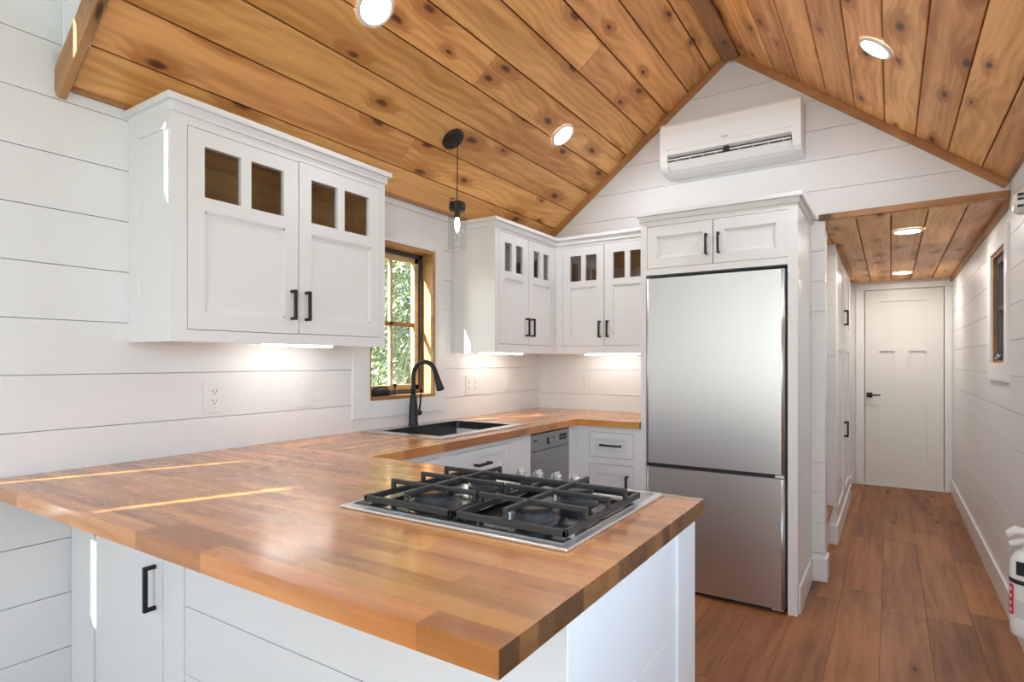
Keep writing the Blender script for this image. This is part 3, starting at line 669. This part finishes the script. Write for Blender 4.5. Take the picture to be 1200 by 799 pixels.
# ------------------------------------------------------------------ cooktop
ck = thing('cooktop', (1.41, -.55, ZT), 'four-burner gas cooktop with black iron grates on the peninsula', 'cooktop')
boxes('steel_tray', [(1.109, 1.712, -.818, -.285, ZT+.0005, ZT+.0065)], MSTEELH, ck, bev=.002)
boxes('top_plate', [(1.128, 1.693, -.795, -.303, ZT+.0065, ZT+.0085)], plain('dull_steel_plate', (.40, .40, .40), .30, .9, var=.03), ck)
boxes('enamel_plate', [(1.131, 1.690, -.792, -.412, ZT+.0085, ZT+.0105)], MENAM, ck, bev=.0008)
zb = ZT+.0105
MCAP = plain('black_burner_enamel', (.014, .014, .014), .28)
for (x, y, r) in ((1.303, -.705, .050), (1.298, -.495, .034), (1.573, -.705, .042), (1.573, -.508, .042)):
    bm = bmesh.new(); lathe(bm, [(r*1.3, zb), (r*1.3, zb+.003), (r*1.18, zb+.006), (r*1.0, zb+.007), (r*.90, zb+.012), (r*.90, zb+.024)], (x, y, 0), seg=32); bu = obj('burner', bm, MGREY, ck)
    bm = bmesh.new(); lathe(bm, [(r*.85, zb+.023), (r*1.02, zb+.025), (r*1.02, zb+.030), (r*.92, zb+.035), (r*.4, zb+.036)], (x, y, 0), seg=32); obj('burner_cap', bm, MCAP, bu)
    bm = bmesh.new(); tube(bm, [(x-r*.9, y-r*.75, zb), (x-r*.9, y-r*.75, zb+.022)], .0035, 10); obj('igniter', bm, MPLAS, bu)
bw = .0052
for gx0, gx1, mx_ in ((1.160, 1.421, 1.291), (1.428, 1.696, 1.557)):
    gr = []
    y0, y1 = -.790, -.408; z0, z1 = zb+.006, zb+.020; zt0, zt1 = .958, .969
    gr += [(gx0, gx1, y0, y0+2*bw, z0, z1), (gx0, gx1, y1-2*bw, y1, z0, z1), (gx0, gx0+2*bw, y0, y1, z0, z1), (gx1-2*bw, gx1, y0, y1, z0, z1)]
    for y in (-.697, -.588, -.492):
        gr += [(gx0, gx1, y-bw, y+bw, zt0, zt1), (gx0, gx0+2*bw, y-bw, y+bw, z1, zt0), (gx1-2*bw, gx1, y-bw, y+bw, z1, zt0)]
    gr += [(mx_-bw, mx_+bw, y0, y1, zt0, zt1), (mx_-bw, mx_+bw, y0, y0+2*bw, z1, zt0), (mx_-bw, mx_+bw, y1-2*bw, y1, z1, zt0)]
    g_ = boxes('grate', gr, MIRON, ck, bev=.0022)
    for fx_ in (gx0+.006, gx1-.006):
        for fy_ in (y0+.03, y1-.03): boxes('foot', [(fx_-.005, fx_+.005, fy_-.006, fy_+.006, zb, z0)], MPLASG, g_)
for x in (1.320, 1.378, 1.436, 1.490):
    bm = bmesh.new(); lathe(bm, [(.019, ZT+.0085), (.019, ZT+.016), (.014, ZT+.018)], (x, -.352, 0), seg=24); kb = obj('knob', bm, MDARK, ck)
    bm = bmesh.new(); lathe(bm, [(.0145, ZT+.017), (.0145, ZT+.034), (.012, ZT+.036)], (x, -.352, 0), seg=24); box(bm, x-.003, x+.003, -.352-.015, -.352+.015, ZT+.03, ZT+.042); obj('grip', bm, MSTEELH, kb)

# ------------------------------------------------------------------ air conditioner
ac = thing('air_conditioner', (1.385, YB, 2.44), 'white wall-mounted split air conditioner on the gable', 'air conditioner')
ax0, ax1 = .990, 1.785
prof = [(YB-.001, 2.745), (YB-.165, 2.745), (YB-.185, 2.735), (YB-.196, 2.715), (YB-.200, 2.66), (YB-.200, 2.572), (YB-.193, 2.568), (YB-.193, 2.564), (YB-.200, 2.560), (YB-.199, 2.540), (YB-.165, 2.530), (YB-.155, 2.478), (YB-.160, 2.462), (YB-.120, 2.442), (YB-.001, 2.438)]
def acprof(a0, a1, P, name, mat, par=ac):
    bm = bmesh.new(); prism(bm, P, 0, a0, a1); return obj(name, bm, mat, par)
acprof(ax0+.045, ax1-.045, prof, 'housing', MPLAS)
endp = [(YB-.001, 2.745), (YB-.165, 2.745), (YB-.185, 2.735), (YB-.196, 2.715), (YB-.200, 2.66), (YB-.200, 2.54), (YB-.196, 2.50), (YB-.180, 2.468), (YB-.150, 2.447), (YB-.110, 2.438), (YB-.001, 2.438)]
acprof(ax0, ax0+.0452, endp, 'end_cap', MPLAS); acprof(ax1-.0452, ax1, endp, 'end_cap', MPLAS)
boxes('outlet_shadow_box', [(ax0+.047, ax1-.047, YB-.168, YB-.150, 2.482, 2.530)], MDARK, ac)
for k, (xa, xb2) in enumerate(((ax0+.05, 1.366), (1.404, ax1-.05))):
    b_ = boxes('louver', [(xa, xb2, YB-.192, YB-.172, 2.507, 2.515)], MPLAS, ac, bev=.002)
    for q in range(4):
        xx = xa+.05+q*(xb2-xa-.09)/3; boxes('fin', [(xx, xx+.004, YB-.188, YB-.17, 2.484, 2.508)], MPLAS, b_)
bm = bmesh.new(); prism(bm, [(YB-.200, 2.490), (YB-.190, 2.497), (YB-.140, 2.462), (YB-.150, 2.452)], 0, ax0+.047, ax1-.047); obj('flap', bm, MPLAS, ac)
boxes('pivot', [(1.372, 1.398, YB-.190, YB-.160, 2.494, 2.534)], MDARK, ac)
boxes('badge', [(1.362, 1.398, YB-.202, YB-.1995, 2.585, 2.591)], MPLASG, ac)
boxes('side_seam', [(ax1, ax1+.002, YB-.045, YB-.040, 2.45, 2.735)], MPLASG, ac)

# ------------------------------------------------------------------ lights in the ceiling
def can_light(x, y, side, label, led, r=.076, power=4.8, col=(.85, .915, 1)):
    if side == 'L': z = ZL+SL*x; rot = (0, -ANG, 0)
    elif side == 'R': z = ZR+SL*(XR-x); rot = (0, ANG, 0)
    else: z = ZH; rot = (0, 0, 0)
    t = thing('recessed_light', (x, y, z), label, 'ceiling light', 'recessed ceiling lights')
    bm = bmesh.new(); lathe(bm, [(r*.76, -.004), (r*.80, -.010), (r*.96, -.008), (r, -.001)], (0, 0, 0), seg=40, cap=False)
    me = bpy.data.meshes.new('trim_ring'); bm.to_mesh(me); bm.free(); me.materials.append(MPLAS); o = bpy.data.objects.new('trim_ring', me); COL.objects.link(o); o.parent = t
    bm = bmesh.new(); lathe(bm, [(r*.77, -.001), (r*.77, -.005), (r*.5, -.0065), (.001, -.007)], (0, 0, 0), seg=40)
    me = bpy.data.meshes.new('lens'); bm.to_mesh(me); bm.free(); me.materials.append(led); o = bpy.data.objects.new('lens', me); COL.objects.link(o); o.parent = t
    t.rotation_euler = rot
    l = bpy.data.lights.new('lamp', 'AREA'); l.shape = 'DISK'; l.size = r*1.5; l.energy = power; l.color = col      # the lamp's own light, at its lens
    o = bpy.data.objects.new('lamp', l); COL.objects.link(o); o.parent = t; o.location = (0, 0, -.009)
can_light(.591, -.210, 'L', 'round recessed light nearest the camera at the top edge, left ceiling slope', MLED, power=3.5)
can_light(.595, 1.261, 'L', 'round recessed light on the left ceiling slope, between pendant and gable', MLED)
can_light(2.150, 1.130, 'R', 'round recessed light on the right ceiling slope', MLED)
can_light(2.290, 2.60, 'H', 'round recessed light in the hallway ceiling, nearer one', MLEDH, .085, 5, (1, .95, .90))
can_light(2.290, 4.62, 'H', 'round recessed light in the hallway ceiling, nearer the white door', MLEDH, .085, 5, (1, .95, .90))
# under-cabinet bars
def bar(b, label):
    t = thing('under_cabinet_light', ((b[0]+b[1])/2, (b[2]+b[3])/2, b[5]), label, 'light bar', 'under-cabinet light bars')
    boxes('housing', [(b[0], b[1], b[2], b[3], b[5]-.008, b[5])], MPLAS, t)
    boxes('diffuser', [(b[0]+.002, b[1]-.002, b[2]+.004, b[3]-.004, b[4], b[5]-.008)], MBAR, t)
bar((.135, .165, -.376, -.045, 1.319, 1.3365), 'lit light bar under the large near wall cabinet')
bar((.135, .165, 1.061, 1.520, 1.304, 1.3215), 'lit light bar under the wall cabinet on the left wall, above the faucet outlets')
bar((.448, .838, 1.855, 1.885, 1.304, 1.3215), 'lit light bar under the wall cabinet on the back wall')
# pendant
px, py = .362, .575; pz = ZL+SL*px
pd = thing('pendant_light', (px, py, pz), 'black pendant with clear glass jar shade hanging before the window', 'pendant light')
bm = bmesh.new(); lathe(bm, [(.060, 0), (.060, -.008), (.050, -.016), (.012, -.020)], (0, 0, 0), seg=32)
bmesh.ops.rotate(bm, verts=bm.verts, cent=(0, 0, 0), matrix=Matrix.Rotation(-ANG, 3, 'Y')); bmesh.ops.translate(bm, verts=bm.verts, vec=(px-.02, py-.015, pz-.014)); obj('canopy', bm, MBLK, pd)
bm = bmesh.new(); tube(bm, [(px, py, pz-.005), (px-.001, py-.004, 2.06)], .0028, 8); obj('cord', bm, MBLK, pd)
bm = bmesh.new(); lathe(bm, [(.012, 2.066), (.038, 2.062), (.042, 2.056), (.042, 2.028), (.039, 2.022), (.014, 2.018), (.014, 1.985)], (px, py-.004, 0), seg=28); obj('lid', bm, MBLK, pd)
bm = bmesh.new()
for sx_ in (-1, 1): tube(bm, [(px, py-.004+sx_*.040, 2.03), (px, py-.004+sx_*.052, 2.04), (px, py-.004+sx_*.052, 2.072), (px, py-.004+sx_*.03, 2.076), (px, py-.004, 2.076)], .0025, 8)
obj('wire_bail', bm, MBLK, pd)
bm = bmesh.new(); lathe(bm, [(.038, 2.022), (.039, 2.006), (.046, 1.996), (.047, 1.84), (.043, 1.826), (.036, 1.824)], (px, py-.004, 0), seg=32, cap=False); obj('glass_jar', bm, MJAR, pd, smooth=True)
bm = bmesh.new(); lathe(bm, [(.008, 1.99), (.010, 1.975), (.014, 1.955), (.012, 1.935), (.003, 1.915)], (px, py-.004, 0), seg=16); obj('bulb', bm, MBULB, pd, smooth=True)

# ------------------------------------------------------------------ outlets and switches
def outlet(b, axis, label, kind='outlet'):
    """b = (a0,a1,z0,z1) on the left wall (axis 0), back wall (1) or right wall (2)"""
    a0, a1, z0, z1 = b; m, mz = (a0+a1)/2, (z0+z1)/2
    mk = {0: (lambda p, q, d0, d1, r, t: (d0, d1, p, q, r, t)), 1: (lambda p, q, d0, d1, r, t: (p, q, YB-d1, YB-d0, r, t)), 2: (lambda p, q, d0, d1, r, t: (XR-d1, XR-d0, p, q, r, t))}[axis]
    c = [mk(m, m, 0, 0, mz, mz)[i] for i in (0, 2, 4)]
    t = thing('outlet' if kind == 'outlet' else 'light_switch', c, label, 'outlet' if kind == 'outlet' else 'switch', 'wall plates')
    boxes('plate', [mk(a0, a1, .0003, .006, z0, z1)], MPLAS, t, bev=.0015)
    n_ = max(1, round((a1-a0)/.08)); w_ = (a1-a0)/n_
    for i in range(n_):
        cx = a0+w_*(i+.5)
        f = boxes('face', [mk(cx-.017, cx+.017, .005, .0075, mz-.034, mz+.034)], MPLAS, t, bev=.001)
        if kind == 'outlet':
            for dz in (-.019, .019):
                boxes('slot', [mk(cx-.0085, cx-.0060, .0074, .0080, mz+dz, mz+dz+.009), mk(cx+.0060, cx+.0085, .0074, .0080, mz+dz, mz+dz+.009), mk(cx-.0025, cx+.0025, .0074, .0080, mz+dz-.009, mz+dz-.004)], MGREY, f)
        else: boxes('toggle', [mk(cx-.0045, cx+.0045, .0074, .016, mz-.006, mz+.010)], MPLAS, f, bev=.001)
outlet((-.527, -.446, 1.063, 1.183), 0, 'white double outlet under the large wall cabinet')
outlet((-.108, -.030, 1.060, 1.178), 0, 'white toggle switch plate under the large wall cabinet, nearer the window', 'switch')
outlet((1.106, 1.232, 1.053, 1.170), 0, 'wide white outlet plate right of the kitchen window')
outlet((1.535, 1.612, 1.056, 1.166), 0, 'small white switch plate near the kitchen corner', 'switch')
outlet((.336, .408, 1.062, 1.166), 1, 'white outlet on the back wall above the corner counter')
outlet((3.44, 3.52, .52, .64), 2, 'white outlet low on the hallway wall')
# smoke detector
sd = thing('smoke_detector', (XR, 1.62, 1.957), 'round white smoke detector on the right wall near the ceiling', 'detector')
bm = bmesh.new(); lathe(bm, [(.052, -.0005), (.052, -.018), (.047, -.030), (.036, -.044), (.012, -.047)], (XR, 1.62, 1.957), axis=0, seg=32); obj('body', bm, MPLAS, sd)
for dz in (-.026, .004, .024): boxes('vent', [(XR-.034, XR-.014, 1.62-.0535, 1.62-.040, 1.957+dz, 1.957+dz+.009)], MDARK, sd)

# ------------------------------------------------------------------ fire extinguisher
ex, ey = 2.625, 1.06
fe = thing('fire_extinguisher', (ex, ey, .25), 'white fire extinguisher with red label strapped to the right wall', 'extinguisher')
bm = bmesh.new(); lathe(bm, [(.050, .258), (.055, .266), (.056, .30), (.056, .505), (.052, .535), (.038, .560), (.020, .572), (.016, .60)], (ex, ey, 0), seg=40); obj('cylinder', bm, plain('extinguisher_white', (.80, .80, .80), .25), fe, smooth=True)
bm = bmesh.new(); lathe(bm, [(.0572, .452), (.0572, .468)], (ex, ey, 0), seg=40, cap=False); o = obj('strap', bm, MDARK, fe, smooth=True); o.modifiers.new('t', 'SOLIDIFY').thickness = .001
boxes('bracket', [(ex+.045, XR-.0005, ey-.02, ey+.02, .40, .52)], MDARK, fe)
def patch(name, a0, a1, z0, z1, r, mat, par):
    bm = bmesh.new(); N_ = 10
    A = [a0+(a1-a0)*k/N_ for k in range(N_+1)]
    lo = [bm.verts.new((ex+r*math.cos(a), ey+r*math.sin(a), z0)) for a in A]; hi = [bm.verts.new((ex+r*math.cos(a), ey+r*math.sin(a), z1)) for a in A]
    for k in range(N_): bm.faces.new((lo[k], lo[k+1], hi[k+1], hi[k]))
    return obj(name, bm, mat, par)
D2 = PI/180
lb = patch('red_label', 183*D2, 212*D2, .335, .445, .0567, MRED, fe)
for k in range(4): patch('lettering', 190*D2, 204*D2, .345+k*.025, .357+k*.025, .0570, MPLAS, lb)
patch('printed_text', 218*D2, 262*D2, .33, .395, .0565, plain('pale_print', (.60, .60, .60), .4, var=.25, nscale=160), fe)
patch('black_label', 222*D2, 262*D2, .485, .535, .0567, MDARK, fe)
bm = bmesh.new(); tube(bm, [(ex, ey, .595), (ex, ey, .622)], .014, 16); obj('valve', bm, MSTEELH, fe, smooth=True)
bm = bmesh.new(); tube(bm, [(ex+.015, ey, .600), (ex-.02, ey-.002, .602), (ex-.045, ey-.006, .592), (ex-.058, ey-.008, .586)], [.009, .011, .012, .008], 12); obj('lever', bm, MPLAS, fe, smooth=True)
bm = bmesh.new(); tube(bm, [(ex+.02, ey, .622), (ex-.01, ey, .634), (ex-.038, ey-.004, .640), (ex-.056, ey-.008, .628), (ex-.060, ey-.010, .612)], [.008, .012, .016, .015, .008], 12); obj('carry_handle', bm, MPLAS, fe, smooth=True)

# ------------------------------------------------------------------ hallway cupboard and stair
hc = thing('hall_cupboard', (1.5, 3.6, 0), 'tall white hallway cupboard with black pulls on upper and lower doors', 'cupboard')
boxes('carcass', [(1.01, 1.868, 2.862, 4.418, .0, ZH-.003)], MC, hc)
M = ME(0, 1.868)
DH = [(2.90, 3.64, 1.46, 2.02), (3.64, 4.38, 1.46, 2.02), (2.90, 3.64, .15, 1.42), (3.64, 4.38, .15, 1.42)]
boxes('face_frame', [M(p, q, 0, .020, r, t_) for p, q, r, t_ in cells(2.862, 4.418, .0, 2.04, DH)], MC, hc)
for i, d_ in enumerate(DH):
    o = door(hc, M, .02, *d_, st=.07, rb=.07, rt=.07); pull(o, M, (3.60 if i % 2 == 0 else 3.68), .02, *((1.55, 1.67) if i < 2 else (.655, .775)))
boxes('skirting', [(1.888, 1.900, 2.862, 4.418, 0, .135)], MC, hc, bev=.003)
st = thing('stair', (1.5, 2.48, 0), 'white stair with wooden treads climbing from the hallway nook', 'stair')
for k in range(3):
    boxes('riser', [(1.05, 1.845-.24*k, 2.14, 2.808, .27*k+.001, .27*(k+1)-.03)], MC, st); boxes('tread', [(1.05, 1.868-.24*k, 2.14, 2.808, .27*(k+1)-.03, .27*(k+1))], MTRIM, st, bev=.003)

# ------------------------------------------------------------------ outside
struct(boxes('ground', [(-60, 60, -60, 60, -.9, -.6)], MGROUND), 'grassy ground outside the window')
def tree(x, y, h, r, nleaf, seed, label, bark, leaf, trunk=.07, low=.35, lean=.2):
    rnd = random.Random(seed); t = thing('tree', (x, y, -.6), label, 'tree', 'trees outside the kitchen window')
    bm = bmesh.new(); top = (x+rnd.uniform(-lean, lean), y+rnd.uniform(-lean, lean), -.6+h*.85)
    mid = (x+rnd.uniform(-.08, .08), y+rnd.uniform(-.08, .08), -.6+h*.4)
    tube(bm, [(x, y, -.62), mid, top], [trunk, trunk*.75, trunk*.25], 10)
    for k in range(7):
        f = rnd.uniform(.3, .8); a = rnd.uniform(0, 2*PI); b0 = Vector((x, y, -.6+h*f)); b1 = b0+Vector((math.cos(a)*r*.8, math.sin(a)*r*.8, h*.15))
        tube(bm, [b0, (b0+b1)/2+Vector((0, 0, .05)), b1], [trunk*.35, trunk*.22, trunk*.08], 6)
    obj('trunk', bm, bark, t)
    vs, fs = [], []
    cl_ = [(Vector((x+rnd.gauss(0, r*.5), y+rnd.gauss(0, r*.5), -.6+h*(low+(1-low)*rnd.random()))), rnd.uniform(.25, .55)*r) for _ in range(26)]
    for i in range(nleaf):
        c0, cr_ = rnd.choice(cl_)
        p = c0+Vector((rnd.gauss(0, 1), rnd.gauss(0, 1), rnd.gauss(0, .8)))*cr_*.5
        q = Vector((rnd.gauss(0, 1), rnd.gauss(0, 1), rnd.gauss(0, 1))).normalized(); u = q.orthogonal().normalized(); v = q.cross(u)
        s_ = rnd.uniform(.016, .034); k = len(vs)
        vs += [p-u*s_*1.5, p-v*s_*.6, p+u*s_*1.5, p+v*s_*.6]; fs.append((k, k+1, k+2, k+3))
    me = bpy.data.meshes.new('foliage'); me.from_pydata([tuple(Vector(p)-Vector((x, y, -.6))) for p in vs], [], fs); me.materials.append(leaf)
    o = bpy.data.objects.new('foliage', me); COL.objects.link(o); o.parent = t; o['kind'] = 'stuff'
tree(-2.7, 2.75, 4.2, .75, 9000, 1, 'pale-trunked young tree close outside, at the left of the kitchen window view', MBARKP, MLEAF, .035, .45)
tree(-3.0, 3.9, 5.0, 1.0, 17000, 2, 'leafy bright green tree filling the middle of the kitchen window view', MBARK, MLEAF, .06, .25)
tree(-4.6, 4.4, 6.0, 1.4, 16000, 3, 'dark green tree further back on the left of the window view', MBARK, MLEAF2, .09, .15)
tree(-5.2, 6.4, 6.5, 1.6, 20000, 4, 'broad dark green tree further back on the right of the window view', MBARK, MLEAF2, .1, .12)
tree(-7.5, 8.0, 8.0, 2.2, 20000, 5, 'tall tree at the very back of the kitchen window view', MBARK, MLEAF2, .12, .1)
tree(-2.4, 3.05, 3.2, .4, 900, 6, 'thin pale sapling just outside the kitchen window', MBARKP, MLEAF, .028, .55)
tree(6.0, 9.5, 6.0, 1.6, 8000, 8, 'dark tree outside the small hallway window', MBARK, MLEAF2, .1, .1)
fn = thing('fence', (-4.2, 5.2, -.6), 'weathered picket fence under the trees outside the window', 'fence')
dirx, diry = .62, .78
for k in range(26):
    fx_, fy_ = -5.6+k*.11*1.0, 4.6+k*.11*.35
    boxes('picket', [(fx_-.03, fx_+.03, fy_-.01, fy_+.01, -.6, .62)], MFENCE, fn)
bm = bmesh.new(); tube(bm, [(-5.7, 4.60, .35), (-2.8, 5.61, .35)], .025, 6); obj('rail', bm, MFENCE, fn)
